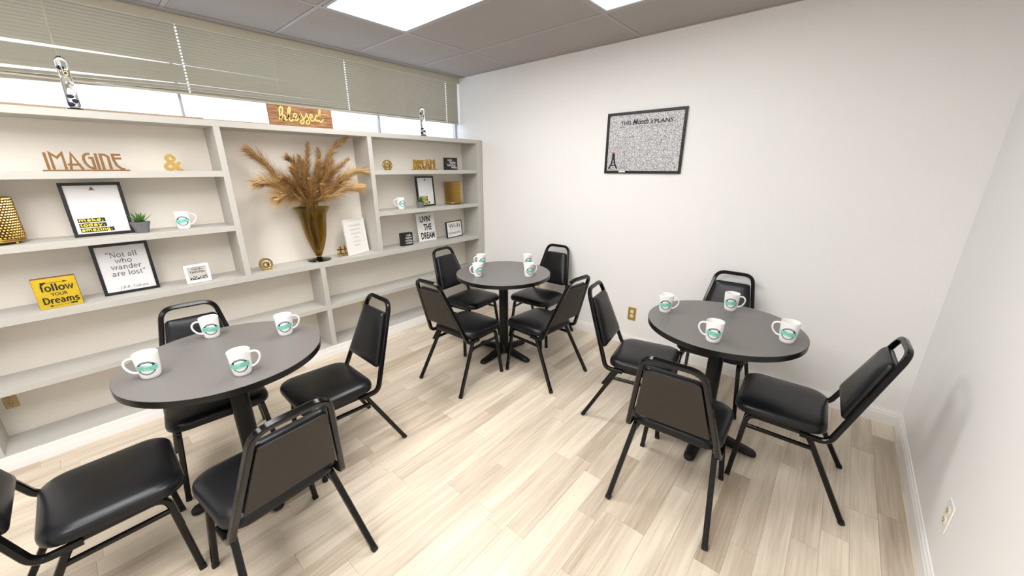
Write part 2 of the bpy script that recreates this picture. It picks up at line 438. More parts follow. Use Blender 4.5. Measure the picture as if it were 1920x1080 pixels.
def squiggle(mb, x0, x1, z, h, w, y0, y1, seed=0, loops=None):
    """illegible hand-script line"""
    rr = random.Random(seed); n = loops or max(3, int((x1 - x0) / (h * 0.8))); pts = []
    for i in range(n * 4 + 1):
        t = i / (n * 4); a = i * math.pi / 2
        k = 1.9 if rr.random() < .16 else 1.0
        pts.append((x0 + (x1 - x0) * t + math.cos(a) * h * .28, z + math.sin(a) * h * .5 * k + 0.0))
    c = [(p.x, p.y) for p in crom([Vector((p[0], p[1], 0)) for p in pts], 4)]
    return mb.stroke(c, w, y0, y1)

# ---------------------------------------------------------------- room shell
H = 2.4287; W = 3.548; YF = -5.25; XL = -0.45
floor = struct('floor', MB().box(XL, W + .12, YF - .1, .12, -.12, -.004), M_FBASE)
struct('wall_back', MB().box(XL - .1, W + .12, 0, .12, -.004, 2.62), M_WALL)
struct('wall_right', MB().box(W, W + .12, YF - .1, 0, -.004, 2.62), M_WALL)
struct('wall_front', MB().box(XL - .1, W, YF - .12, YF, -.004, 2.62), M_WALL)
struct('wall_left', MB().box(XL - .1, -.25, -3.80, 0, -.004, 1.763).box(XL - .1, -.25, YF, -3.80, -.004, 2.62), M_WALL)
ceiling = struct('ceiling', MB().box(XL - .1, W + .12, YF - .1, .12, 2.62, 2.70), M_GAP)

# planks (strips run along the shelf wall)
PW = 0.0957
unit = MB().box(-.5, .5, -.5, .5, -.5, .5)
plank_me = unit.mesh('plank', M_PLANK)
prng = random.Random(11)
known = {(2.28): (-1.564,), 2.48: (-1.717,), 2.57: (-1.717,), 2.665: (-1.352,), 2.856: (-1.06,), 2.39: (-1.31,), 1.621: (-2.742,), 1.526: (-2.23,), 1.617: (-2.23,),
         1.43: (-2.248,), 1.16: (-2.223,), 1.24: (-2.223,), 1.347: (-2.67,), 3.43: (-.2, -.90), 3.335: (-.953,), 3.24: (-1.179,), 1.717: (-2.513,)}
dark = {2.856: 1, 3.43: 1, 2.39: 0}
edges = []
i = 0
x = 3.428 + PW
edges.append(W)
while x > 0.02:
    edges.append(x); x -= PW
edges.append(0.0)
edges = sorted(set(round(e, 4) for e in edges))
tone_rng = random.Random(5)
count = 0
for a, b in zip(edges[:-1], edges[1:]):
    if b - a < .004: continue
    js = []
    for k, v in known.items():
        if abs(k + PW / 2 - (a + b) / 2) < PW * .5: js += list(v)
    y = -prng.uniform(.1, .9)
    while y > YF + .3:
        if all(abs(y - j) > .28 for j in js): js.append(y)
        y -= prng.uniform(.42, .95) if y > -3.2 else 1.3
    ys = [0.0] + sorted(js, reverse=True) + [YF]
    for y1, y0 in zip(ys[:-1], ys[1:]):
        o = bpy.data.objects.new('plank', plank_me); COL.objects.link(o); o.parent = floor
        o.scale = (b - a - .0007, y1 - y0 - .0007, .0045); o.location = ((a + b) / 2, (y0 + y1) / 2, -.00225)
        t = tone_rng.gauss(.75, .10)
        if abs((a + b) / 2 - 2.905) < .05 and y1 > -1.1 and y1 < -1.0: t = .46
        if abs((a + b) / 2 - 3.476) < .05 and -.95 < y1 < -.1: t = .52
        if abs((a + b) / 2 - 2.43) < .05 and -1.35 < y1 < -1.28: t = .50
        o.color = (min(.95, max(.42, t)), 0, 0, 1); count += 1

# baseboards
def baseboard(name, p0, p1, nrm, h=.095):
    # profile: flat board with a stepped, rounded top
    prof = [(0, 0), (.014, 0), (.014, h * .68), (.011, h * .74), (.011, h * .84), (.006, h * .93), (.005, h), (0, h)]
    mb = MB(); rings = []
    for p in (p0, p1): rings.append([(p[0] + nrm[0] * d, p[1] + nrm[1] * d, z) for d, z in prof])
    mb.loft(rings); return struct(name, mb, M_BASE)
baseboard('baseboard_back', (.001, 0, 0), (W, 0, 0), (0, -1))
baseboard('baseboard_right', (W, -.0145, 0), (W, YF, 0), (-1, 0))

# ceiling grid and tiles
TX = [-.25, .4515, 1.6707, 2.8899, W]
TY = [0, -.5698] + [-.5698 - .6096 * k for k in range(1, 8)] + [YF]
lights = {(1, 2), (2, 1), (2, 4), (1, 5), (2, 6)}          # (column, row) of the fluorescent fixtures; the last three are unseen, added for light
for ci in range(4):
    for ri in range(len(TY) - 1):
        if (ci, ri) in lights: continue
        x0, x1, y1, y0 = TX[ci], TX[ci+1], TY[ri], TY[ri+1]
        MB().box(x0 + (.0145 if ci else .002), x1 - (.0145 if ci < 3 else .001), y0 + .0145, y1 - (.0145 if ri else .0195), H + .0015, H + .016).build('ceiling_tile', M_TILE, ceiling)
for xx in TX[1:4]:
    MB().box(xx - .012, xx + .012, YF, 0, H, H + .0035).build('grid_bar', M_GRID, ceiling)
for yy in TY[1:-1]:
    for x0, x1 in zip(TX[:-1], TX[1:]):
        MB().box(x0 + (.012 if x0 > 0 else 0), x1 - .012, yy - .012, yy + .012, H, H + .0035).build('grid_bar', M_GRID, ceiling)
struct('trim_1', MB().box(-.335, -.25, YF, 0, H - .002, H + .02).box(-.252, -.246, YF, 0, H - .004, H + .02), M_GRID)
struct('trim_2', MB().box(-.246, W, -.018, 0, H - .001, H + .0035), M_GRID)

def ceiling_light(ci, ri, label, dm=M_DIFF):
    x0, x1, y1, y0 = TX[ci], TX[ci+1], TY[ri], TY[ri+1]
    cx, cy = (x0 + x1) / 2, (y0 + y1) / 2; hx, hy = (x1 - x0) / 2 - .013, (y1 - y0) / 2 - .013
    t = thing('ceiling_light', label, 'ceiling light', (cx, cy, H), group='fluorescent ceiling panels')
    fr = MB()
    for a, b, c, d in ((-hx, hx, -hy, -hy + .022), (-hx, hx, hy - .022, hy), (-hx, -hx + .022, -hy + .022, hy - .022), (hx - .022, hx, -hy + .022, hy - .022)):
        fr.box(a, b, c, d, -.004, .012)
    fr.build('frame', M_LFRAME, t, bevel=.002)
    MB().box(-hx + .022, hx - .022, -hy + .022, hy - .022, .003, .007).build('diffuser', dm, t)
    MB().box(-hx, hx, -hy, hy, .02, .09).build('housing', M_LFRAME, t)
ceiling_light(1, 2, 'large bright ceiling light panel above the shelf wall side')
ceiling_light(2, 1, 'dim ceiling light panel at the top edge above the calendar', M_DIFFDIM)
ceiling_light(2, 4, 'unseen ceiling light panel added behind the viewpoint on the right side')  # unseen panel, added to brighten the right wall and foreground
ceiling_light(2, 6, 'unseen ceiling light panel added furthest behind the viewpoint')  # unseen panel, added to even out the room light
ceiling_light(1, 5, 'unseen ceiling light panel added behind the viewpoint on the left side')  # unseen panel, added as extra room light from behind the camera

# ---------------------------------------------------------------- window and blind
win = bpy.data.objects.new('window_1', None); COL.objects.link(win); tag(win, kind='structure')
fr = MB().box(-.445, -.405, -3.79, 0, 1.800, 1.832).box(-.445, -.405, -3.79, 0, 2.40, 2.62).box(-.445, -.405, -.022, 0, 1.832, 2.40).box(-.445, -.405, -3.80, -3.77, 1.80, 2.40)
fr.build('window_frame', M_WFRAME, win)
ym = [-3.77, -2.385, -.945, -.022]
for y in ym[1:3]: MB().box(-.440, -.410, y - .007, y + .007, 1.832, 2.40).build('mullion', M_WFRAME, win)
for a, b in zip(ym[:-1], ym[1:]): MB().box(-.427, -.424, a + .007, b - .007, 1.833, 2.399).build('pane', M_PANE, win)
MB().box(-.404, -.385, -3.79, -2.29, 1.800, 1.847).build('sill_strip', M_SILL, win)
MB().box(-.404, -.385, -2.288, -1.86, 1.800, 1.842).build('sill_strip', M_SILL, win)
MB().box(-.404, -.385, -1.858, 0, 1.800, 1.822).build('sill_strip', M_BASE, win)

bl = thing('window_blind', 'long beige horizontal slat blind lowered over the strip window', 'blind', (-.35, -1.8, 2.428))
Y0, Y1 = -3.62 + 1.8, -.012 + 1.8
MB().box(.012, .020, Y0 - .02, Y1 + .01, -.054, -.001).box(-.03, .012, Y0 - .02, Y1 + .01, -.008, -.001).build('valance', M_VAL, bl, bevel=.002)
MB().box(-.028, .008, Y0, Y1, -.05, -.012).build('headrail', M_VAL, bl)
holes = [-3.42 + 1.8, -2.335 + 1.8, -1.251 + 1.8, -.173 + 1.8]
NS = 22; zt, zb = -.044, -.437
def slat_mesh(drop=0.0):
    mb = MB(); st = []
    for h in holes: st += [h - .0045, h + .0045]
    st = [Y0] + st + [Y1]
    ca = R(-37); pts = []
    for k in range(5):
        u = (k - 2) / 4 * .0245; bow = .0022 * (1 - (k - 2) ** 2 / 4)
        pts.append((u * math.cos(ca) + bow * math.sin(ca), -(u * math.sin(ca)) + bow * math.cos(ca)))
    sag = lambda y: -drop * max(0.0, (-.45 - y) / 1.0)       # slats hang lower towards the left end
    vs = [(x, y, z + sag(y)) for y in st for x, z in pts]; fs = []
    for i in range(len(st) - 1):
        for k in range(4):
            if i % 2 == 1 and k in (1, 2): continue
            fs.append((i*5+k, i*5+k+1, (i+1)*5+k+1, (i+1)*5+k))
    mb.add(vs, fs); return mb.mesh('slat', M_BLIND, True)
sm0, sm1, sm2 = slat_mesh(), slat_mesh(.020), slat_mesh(.036)
for k in range(NS):
    up_ = NS - 1 - k
    o = bpy.data.objects.new('slat', sm2 if up_ < 3 else sm1 if up_ < 9 else sm0); COL.objects.link(o); o.parent = bl
    t = k / (NS - 1); o.location = (-.006, 0, zt - .008 + (zb - zt + .016) * t)
MB().box(-.016, .006, Y0, Y1, zb - .014, zb - .003).build('bottom_rail', M_BLIND, bl, bevel=.002)
for h in holes:
    MB().tube([(-.006, h, -.05), (-.006, h, zb - .01)], .0013, n=5).build('lift_cord', M_CORD, bl)
for h in (-2.88 + 1.8, -1.80 + 1.8, -.71 + 1.8):
    MB().tube([(.009, h, -.05), (.009, h, zb)], .0010, n=5).build('ladder_string', M_CORD, bl)
MB().tube([(.03, -2.874 + 1.8, -.05), (.035, -2.885 + 1.8, -.30)], .0016, n=5).build('pull_cord', M_CORD, bl)

# neighbouring houses far outside
def house(name, label, x, y0, y1, h, roof):
    t = thing(name, label, 'house', (x, (y0 + y1) / 2, -3.0)); d = (y1 - y0) / 2
    MB().box(-6, 0, -d, d, 0, h).build('wall', M_HOUSE, t)
    if roof:
        MB().loft([[(-6.4, -d - .4, h), (.4, -d - .4, h), (.4, d + .4, h), (-6.4, d + .4, h)], [(-3.3, -d + 2.0, h + 1.1), (-2.7, -d + 2.0, h + 1.1), (-2.7, d - 2.0, h + 1.1), (-3.3, d - 2.0, h + 1.1)]]).build('roof', M_ROOF, t)
    else: MB().box(-6.1, .1, -d - .1, d + .1, h, h + .25).build('roof', M_HOUSE, t)
    k = -d + 1.0
    while k < d - 1.5:
        MB().box(.0, .05, k, k + 1.2, h - 2.0, h - .8).build('window', M_HWIN, t); k += 2.6
house('neighbour_house', 'pale house with reddish hipped roof seen through left window pane', -25, -7.5, -1.9, 6.6, True)
house('neighbour_building', 'pale flat roofed building seen through the right window pane', -27, 14.5, 26, 7.4, False)

# ---------------------------------------------------------------- bookcase
bc = thing('bookcase', 'wide built-in wall bookcase painted pale grey under the window', 'bookcase', (0, -1.8, 0))
def bcpart(name, x0, x1, y0, y1, z0, z1, m=M_SHELF, bevel=.0015):
    return MB().box(x0, x1, y0 + 1.8, y1 + 1.8, z0, z1).build(name, m, bc, bevel=bevel)
D = -.24
bcpart('back_panel', -.249, D, -3.58, -.02, .088, 1.764, M_SHELFBACK, 0)
bcpart('top_board', -.384, 0, -3.62, -.0905, 1.764, 1.800)
bcpart('upright', D, 0, -3.579, -3.541, .088, 1.764)
bcpart('upright', D, 0, -2.335, -2.300, .8045, 1.764)
bcpart('upright', D, 0, -1.317, -1.279, .8045, 1.764)
bcpart('upright', D, 0, -.09, -.0206, 0.0, 1.800)
bcpart('scribe_strip', -.10, -.006, -.0206, -.0005, 0.0, 1.795)
bcpart('upright', D, 0, -1.8365, -1.798, .442, .7636)
bcpart('upright', D, 0, -1.8365, -1.798, .088, .406)
for y0, y1 in ((-3.541, -2.335), (-1.279, -.09)):
    bcpart('shelf', D, 0, y0, y1, 1.4655, 1.502); bcpart('shelf', D, 0, y0, y1, 1.1185, 1.155)
bcpart('shelf', D, 0, -3.541, -.09, .7636, .8045)
bcpart('shelf', D, 0, -3.541, -.09, .406, .442)
bcpart('shelf', D, 0, -3.579, -.09, .052, .088)
kb = MB()
rings = [[(d, y + 1.8, z) for d, z in [(-.012, 0), (.012, 0), (.012, .060), (.009, .066), (.009, .074), (.003, .082), (.002, .0875), (-.012, .0515)]] for y in (-3.579, -.0205)]
MB().box(-.012, .012, -3.579 + 1.8, -.0905 + 1.8, 0, .0515).box(.0005, .009, -3.579 + 1.8, -.0905 + 1.8, .0515, .085).build('kickboard', M_BASE, bc, bevel=.002)

# ---------------------------------------------------------------- outlets
def outlet(label, loc, rz, plate, sock, w=.072, h=.118):
    t = thing('wall_outlet', label, 'outlet', loc, rz, 'wall power outlets')
    MB().box(-w/2, w/2, -.006, -.0003, -h/2, h/2).build('cover_plate', plate, t, bevel=.003, seg=2)
    for s in (-1, 1):
        so = MB().lathe([(.0168, -.0005), (.0168, .002), (.015, .003)], 20).xf(Matrix.Translation((0, -.006, s * .021)) @ Matrix.Rotation(R(90), 4, 'X')).build('socket', sock, t, True)
        MB().box(-.0075, -.0055, -.0098, -.0088, s*.021 - .001, s*.021 + .007).box(.0055, .0075, -.0098, -.0088, s*.021 - .001, s*.021 + .006).box(-.002, .002, -.0098, -.0088, s*.021 - .010, s*.021 - .006).build('slot', M_DARK, so)
    MB().sphere((0, -.006, 0), .0028, 8, 4).build('screw', plate, t)
outlet('brass plated outlet on back wall between the two chair groups', (1.811, 0, .297), 0, M_BRASS, M_CREAM)
outlet('gold outlet low on back wall behind the corner table', (.757, 0, .30), 0, M_BRASS, M_CREAM)
outlet('white outlet on the right wall near the floor', (W, -1.165, .297), R(-90), M_WPLASTIC, M_CREAM)
outlet('tan outlet inside bottom left compartment of the bookcase', (D, -3.485, .297), R(90), M_TAN, M_TAN, .050, .100)
outlet('gold outlet inside lower bookcase bay behind a chair top', (D, -1.388, .297), R(90), M_BRASS, M_CREAM)

# ---------------------------------------------------------------- chairs
def make_chair():
    t = thing('banquet_chair', '', 'chair', group='black banquet chairs')
    for s in (1, -1):
        path, mk = fillet([(s*.213, -.228, .004), (s*.170, -.040, .360), (s*.166, .198, .360), (s*.201, .228, .004)], [.055, .050], 7)
        m0 = mk[0][1]; m1 = mk[1][0]
        rear = path[:m0 + 1]; rail = path[m0:m1 + 1]; front = path[m1:]
        for seg, nm in ((rear, 'leg'), (front, 'leg')):
            o = MB().tube(seg, .0225, 'square', up=(1, 0, 0)).build(nm, M_BLACKMETAL, t, True)
            a = seg[0] if seg is rear else seg[-1]; b = seg[1] if seg is rear else seg[-2]
            d = (b - a).normalized()
            MB().tube([a - d * .004, a + d * .012], .0240, 'square', up=(1, 0, 0)).build('foot_cap', M_RUBBER, o, True)
        MB().tube(rail, .0225, 'square', up=(1, 0, 0)).build('seat_rail', M_BLACKMETAL, t, True)
        def on(seg, z):
            for p, q in zip(seg[:-1], seg[1:]):
                if (p.z - z) * (q.z - z) <= 0: return p.lerp(q, (z - p.z) / (q.z - p.z))
        MB().tube([on(rear, .298), on(front, .298)], .017, 'square', up=(1, 0, 0)).build('stretcher', M_BLACKMETAL, t, True)
    MB().tube([(-.158, -.015, .358), (.158, -.015, .358)], .018, 'square').build('cross_brace', M_BLACKMETAL, t, True)
    MB().tube([(-.156, .150, .358), (.156, .150, .358)], .018, 'square').build('cross_brace', M_BLACKMETAL, t, True)
    bp, _ = fillet([(.1925, -.01, .362), (.193, -.112, .362), (.109, -.277, .811), (-.109, -.277, .811), (-.193, -.112, .362), (-.1925, -.01, .362)], [.050, .064, .064, .050], 8)
    MB().tube(bp, .0225, 'square', up=(0, 0, 1), h=.0225).build('back_frame', M_BLACKMETAL, t, True)
    # seat cushion
    rings = []
    for ins, z, rr in ((.030, .3725, .07), (.008, .374, .070), (.001, .380, .074), (0, .389, .074), (.0005, .401, .074), (.005, .412, .072), (.014, .420, .07), (.036, .4265, .065), (.08, .431, .06), (.13, .433, .03)):
        rings.append([(x, y + .0785, z) for x, y in rrect(.200 - ins, .1835 - ins, min(rr, .17 - ins), 7, taper=.03)])
    MB().loft(rings).build('seat', M_VINYL, t, True)
    # backrest: upholstered front, flat rear plate, both inside the trapezoid of the frame
    o = Vector((0, -.1515, .470)); u = Vector((0, -.3449, .9386)); n = Vector((0, .9386, .3449))
    def trap(ins, dep, r=.02):
        Lb, hb, ht = .300, .1570, .1075
        pts = []
        for x, y in rrect(1, 1, .0001, 1): pass
        cor = [(ht - ins, Lb - ins), (-ht + ins, Lb - ins), (-hb + ins, ins), (hb - ins, ins)]
        P = [Vector((c[0], c[1], 0)) for c in cor]; out = []
        for i in range(4):
            a, b, c = P[i-1], P[i], P[(i+1) % 4]; s = b + (a - b).normalized() * r; e = b + (c - b).normalized() * r
            for k in range(5):
                w = k / 4; q = s * (1-w)**2 + b * 2*w*(1-w) + e * w*w; out.append(tuple(o + Vector((q.x, 0, 0)) + u * q.y + n * dep))
        return out
    MB().loft([trap(.004, -.003), trap(.001, .004), trap(.0, .014), trap(.003, .022), trap(.012, .029), trap(.03, .0325), trap(.06, .034)]).build('back_cushion', M_VINYL, t, True)
    MB().loft([trap(.004, -.010, .008), trap(.004, -.0045, .008)]).build('back_plate', M_PLATE, t)
    return t
CH = [
 ('black vinyl chair at left table against the bookcase, backrest towards shelves', .731, -2.749, -94.6),
 ('black vinyl chair between left table and corner table, seat facing the left table', 1.123, -2.258, 178.9),
 ('black vinyl chair in the foreground with its back to us at left table', 1.632, -2.746, 95),
 ('black vinyl chair cut off by the bottom left corner of the picture', 1.190, -3.228, 0),
 ('black vinyl chair in front of shelves on the far left of the corner table', .587, -.841, -83.9),
 ('black vinyl chair against the back wall at the corner table', 1.067, -.328, 184.2),
 ('black vinyl chair with its back to us on left front of corner table', 1.072, -1.339, 2.5),
 ('black vinyl chair on the right front side of the corner table', 1.516, -.867, 86.3),
 ('black vinyl chair on left side of right table, beside the brass outlet', 2.210, -.906, -79.8),
 ('black vinyl chair against back wall behind the right table', 2.560, -.348, 182.5),
 ('black vinyl chair with its back to us in front of right table', 2.648, -1.398, 4.0),
 ('black vinyl chair nearest the right wall at the right table', 3.067, -.883, 92.3),
]
proto = make_chair()
for i, (lab, x, y, a) in enumerate(CH):
    o = proto if i == 0 else copy_tree(proto)
    o.location = (x, y, 0); o.rotation_euler = (0, 0, R(a)); o['label'] = lab

# ---------------------------------------------------------------- tables
TH = .720
def make_table():
    t = thing('pedestal_table', '', 'table', group='round pedestal tables')
    MB().lathe([(.3735, TH - .010), (.3745, TH - .0015), (.3735, TH)], 72).build('table_top', M_TOP, t, True)
    MB().lathe([(.368, TH - .032), (.375, TH - .029), (.376, TH - .010), (.3755, TH - .002), (.3738, TH - .0012), (.3738, TH - .01)], 72, cap1=False).build('edge_band', M_EDGE, t, True)
    MB().box(-.15, .15, -.022, .022, TH - .046, TH - .032).box(-.022, .022, -.15, .15, TH - .046, TH - .032).build('top_bracket', M_CAST, t, bevel=.003)
    MB().lathe([(.038, .06), (.038, TH - .046)], 28).build('column', M_CAST, t, True)
    MB().lathe([(.062, .03), (.060, .055), (.048, .075), (.040, .09)], 28).build('hub', M_CAST, t, True)
    for k in range(4):
        rings = []
        for d, w, zt_, zb_ in ((.02, .034, .078, .030), (.08, .032, .068, .026), (.16, .029, .050, .016), (.22, .028, .040, .010), (.255, .026, .034, .008), (.270, .018, .026, .009), (.275, .008, .020, .011)):
            rings.append([(d, -w, zb_), (d, w, zb_), (d, w, zt_ - .012), (d, w * .55, zt_), (d, -w * .55, zt_), (d, -w, zt_ - .012)])
        o = MB().loft(rings).xf(Matrix.Rotation(R(90 * k), 4, 'Z')).build('base_arm', M_CAST, t, True)
        MB().lathe([(.016, 0.0), (.016, .011)], 14, .245, 0).xf(Matrix.Rotation(R(90 * k), 4, 'Z')).build('glide', M_RUBBER, o)
    return t
tp = make_table()
TB = [('round grey topped table nearest the bookcase on the left of the room', 1.063, -2.703),
      ('round grey topped table in the corner between bookcase and back wall', 1.066, -.857),
      ('round grey topped table at right below the calendar board', 2.664, -.868)]
for i, (lab, x, y) in enumerate(TB):
    o = tp if i == 0 else copy_tree(tp)
    o.location = (x, y, 0); o['label'] = lab

# ---------------------------------------------------------------- mugs
def mug_r(z):
    P = [(0, .0265), (.004, .0300), (.012, .0325), (.03, .0350), (.06, .0375), (.103, .0400)]
    for (a, b), (c, d) in zip(P[:-1], P[1:]):
        if z <= c: return b + (d - b) * (z - a) / (c - a)
    return .04
def on_mug(x, z, lift, back=False):
    """wrap flat print coordinates (x along the circumference, z height) on the -y side"""
    r = mug_r(z) + lift; a = x / mug_r(z) - math.pi / 2
    if back: a += math.pi
    return (r * math.cos(a), r * math.sin(a), z)
def make_mug(back):
    t = thing('coffee_mug', '', 'mug', group='white logo mugs')
    prof = [(.020, .003), (.024, .0005), (.0265, 0)] + [(mug_r(z), z) for z in (.004, .008, .012, .02, .03, .045, .06, .075, .09, .099)] + [(.0398, .1022), (.0386, .1032), (.0374, .1022), (.0362, .095), (.034, .06), (.031, .03), (.028, .012), (.02, .007), (.004, .006)]
    MB().lathe(prof, 40).build('body', M_MUG, t, True)
    hp = crom([(.034, 0, .086), (.050, 0, .089), (.064, 0, .080), (.067, 0, .062), (.060, 0, .043), (.047, 0, .029), (.032, 0, .024)], 5)
    MB().tube(hp, .012, 'round', 10, h=.0085, up=(0, 1, 0)).build('handle', M_MUG, t, True)
    zc = .050
    def strip(mb, fr, a0, a1, lift, n=28):
        vs = []; fs = []
        for k in range(n + 1):
            a = R(a0 + (a1 - a0) * k / n)
            for r in fr(a0 + (a1 - a0) * k / n): vs.append(on_mug(r * math.cos(a), zc + r * math.sin(a), lift, back))
        for k in range(n): fs.append((2*k, 2*k+1, 2*k+3, 2*k+2))
        return mb.add(vs, fs)
    def ringw(a):
        a = a % 360
        e = max(0.0, 1 - min(abs(a - 24), abs(a - 156)) / 12.0) if a < 180 else 0.0
        return (.0230 - .0022 * e, .0298 + .0012 * e) if a < 180 else (.0240, .0294)
    strip(MB(), ringw, 0, 360, .0003, 60).build('logo_ring', M_NAVY, t)
    strip(MB(), lambda a: (.0262, .0275), 44, 136, .0005).build('ring_caption', M_PALE, t)
    strip(MB(), lambda a: (.0263, .0273), 218, 322, .0005).build('ring_caption', M_PALE, t)
    sgn = -1 if back else 1
    def wave(u): return sgn * .0030 * math.sin(u / .036 * math.pi)
    def bandz(mb, x0, x1, h, lift, n=20):
        vs = []; fs = []
        for k in range(n + 1):
            u = x0 + (x1 - x0) * k / n
            for s in (-1, 1): vs.append(on_mug(u, zc + wave(u) + s * h, lift, back))
        for k in range(n): fs.append((2*k, 2*k+1, 2*k+3, 2*k+2))
        return mb.add(vs, fs)
    bandz(MB(), -.0360, .0360, .0108, .0006).build('logo_banner_edge', M_TEALD, t)
    bandz(MB(), -.0350, .0352, .0099, .0008).build('logo_banner', M_TEAL, t)
    g = MB(); put_text(g, 'BLESSED HORIZON', -.0325, .0325, -.0064, .0064, 0, bold=-.012)
    MB().add([on_mug(x, zc + z + wave(x), .0010, back) for x, y, z in g.v], g.f).build('logo_lettering', M_TEALD, t)
    return t
mugs_ = {1: make_mug(False), -1: make_mug(True)}; used_ = set()
CX, CY = cam.location.x, cam.location.y
MUGS = [ # x, y, z, handle side as seen (-1 left, 1 right), extra turn, label
 (1.069, -2.960, TH, -1, -12, 'white logo mug at the left end of the left table'),
 (.796, -2.704, TH, -1, 0, 'white logo mug on left table in front of the chair by the shelves'),
 (1.037, -2.453, TH, 1, 0, 'white logo mug at the far right end of the left table'),
 (1.323, -2.712, TH, 1, -8, 'white logo mug on left table nearest to the foreground chair'),
 (.793, -.839, TH, -1, 30, 'white logo mug on corner table, rear one of the left pair'),
 (1.001, -1.079, TH, -1, 30, 'white logo mug on corner table, front one of the left pair'),
 (1.090, -.583, TH, 1, 25, 'white logo mug on corner table, rear one of the right pair'),
 (1.298, -.822, TH, 1, 22, 'white logo mug on corner table, front one of the right pair'),
 (2.365, -.889, TH, 1, 0, 'white logo mug at the left edge of the right table'),
 (2.645, -.612, TH, 1, 0, 'white logo mug on right table in front of the rear chair'),
 (2.682, -1.135, TH, -1, 0, 'white logo mug in the middle front of the right table'),
 (2.952, -.909, TH, -1, 0, 'white logo mug at the right edge of the right table'),
 (-.085, -2.580, 1.155, 1, 0, 'white logo mug standing on the left bookcase shelf'),
 (-.10, -.992, 1.155, -1, 25, 'white logo mug standing on the right bookcase shelf'),
]
for i, (x, y, z, side, tw, lab) in enumerate(MUGS):
    o = copy_tree(mugs_[side]) if side in used_ else mugs_[side]; used_.add(side)
    # the -y face of the mug towards the camera; handle at +x is then on the viewer's right
    a = math.atan2(CY - y, CX - x) + math.pi / 2
    if side < 0: a += math.pi
    o.location = (x, y, z); o.rotation_euler = (0, 0, a + R(tw)); o['label'] = lab

# ---------------------------------------------------------------- decor (local frame: x right, -y towards the viewer, z up)
RS = R(90)     # turns a thing so that it faces the room from the bookcase
def framed(name, label, cat, loc, rz, w, h, lean, bar, fm, pm, depth=.018, group=None):
    t = thing(name, label, cat, loc, rz, group)
    f = MB().box(-w/2, w/2, -depth, 0, 0, bar).box(-w/2, w/2, -depth, 0, h - bar, h).box(-w/2, -w/2 + bar, -depth, 0, bar, h - bar).box(w/2 - bar, w/2, -depth, 0, bar, h - bar)
    parts = [f.build('frame', fm, t, bevel=.0012)]
    parts.append(MB().box(-w/2 + bar, w/2 - bar, -depth + .005, -.002, bar, h - bar).build('print_sheet', pm, t))
    t.rotation_euler = (R(-lean), 0, 0) if False else t.rotation_euler
    t.rotation_mode = 'XYZ'
    t['lean'] = lean
    t.rotation_euler = (Matrix.Rotation(rz, 3, 'Z') @ Matrix.Rotation(R(-lean), 3, 'X')).to_euler()
    del t['lean']
    return t, -depth + .005
def ink(t, mb, name, m): return mb.build(name, m, t)

# word signs made of bars
def deco(word, w, h, bar, d0, d1):
    mb = MB(); n = MB()
    U = {
     'I': (.10, [[(.05, 0), (.05, 1)]]),
     'M': (.34, [[(.05, 0), (.05, .97), (.17, .70), (.29, .97), (.29, 0)]]),
     'A': (.32, [[(.04, 0), (.13, .96), (.29, 0)], [(.0, .30), (.27, .30)]]),
     'G': (.27, [[(.20, .97), (.12, .95), (.055, .82), (.04, .60), (.06, .38), (.12, .15), (.22, .02)], [(.15, .72), (.23, .72), (.23, 0)]]),
     'N': (.26, [[(.05, 0), (.05, .93), (.14, .92), (.21, .80), (.21, 0)]]),
     'E': (.26, [[(.24, .93), (.06, .93), (.06, .60), (.10, .25), (.18, .06), (.26, .02)], [(.03, .70), (.24, .70)]]),
     'D': (.26, [[(.05, 0), (.05, .95), (.14, .90), (.22, .65), (.22, .35), (.14, .06), (.05, .02)]]),
     'R': (.27, [[(.05, 0), (.05, .95), (.18, .92), (.22, .74), (.17, .56), (.07, .52)], [(.10, .52), (.24, 0)]]),
    }
    tot = sum(U[c][0] for c in word); x = -w / 2 + bar; k = (w - 2 * bar) / tot
    for c in word:
        a, st = U[c]
        for e_, p in enumerate(st): mb.stroke([(x + q[0] * k, bar * .8 + q[1] * (h - bar * 1.2)) for q in p], bar, d0 + e_ * .0012, d1 - e_ * .0012)
        x += a * k
    n.box(-w/2 - .004, w/2 + .008, d0 - .004, d1 + .004, 0, bar * .75)
    return mb, n
t = thing('word_sign', 'bronze cut-out word sign reading IMAGINE on the top left shelf', 'sign', (-.10, -2.912, 1.502), RS)
a, b = deco('IMAGINE', .310, .097, .0108, -.012, .012)
a.build('lettering', M_BRONZE, t); b.build('base_bar', M_BRONZE, t)
t = thing('word_sign', 'small gold cut-out word sign reading DREAM on the top right shelf', 'sign', (-.10, -.695, 1.502), RS)
a, b = deco('DREAM', .270, .095, .0098, -.012, .012)
a.build('lettering', M_GOLDM, t); b.build('base_bar', M_GOLDM, t)

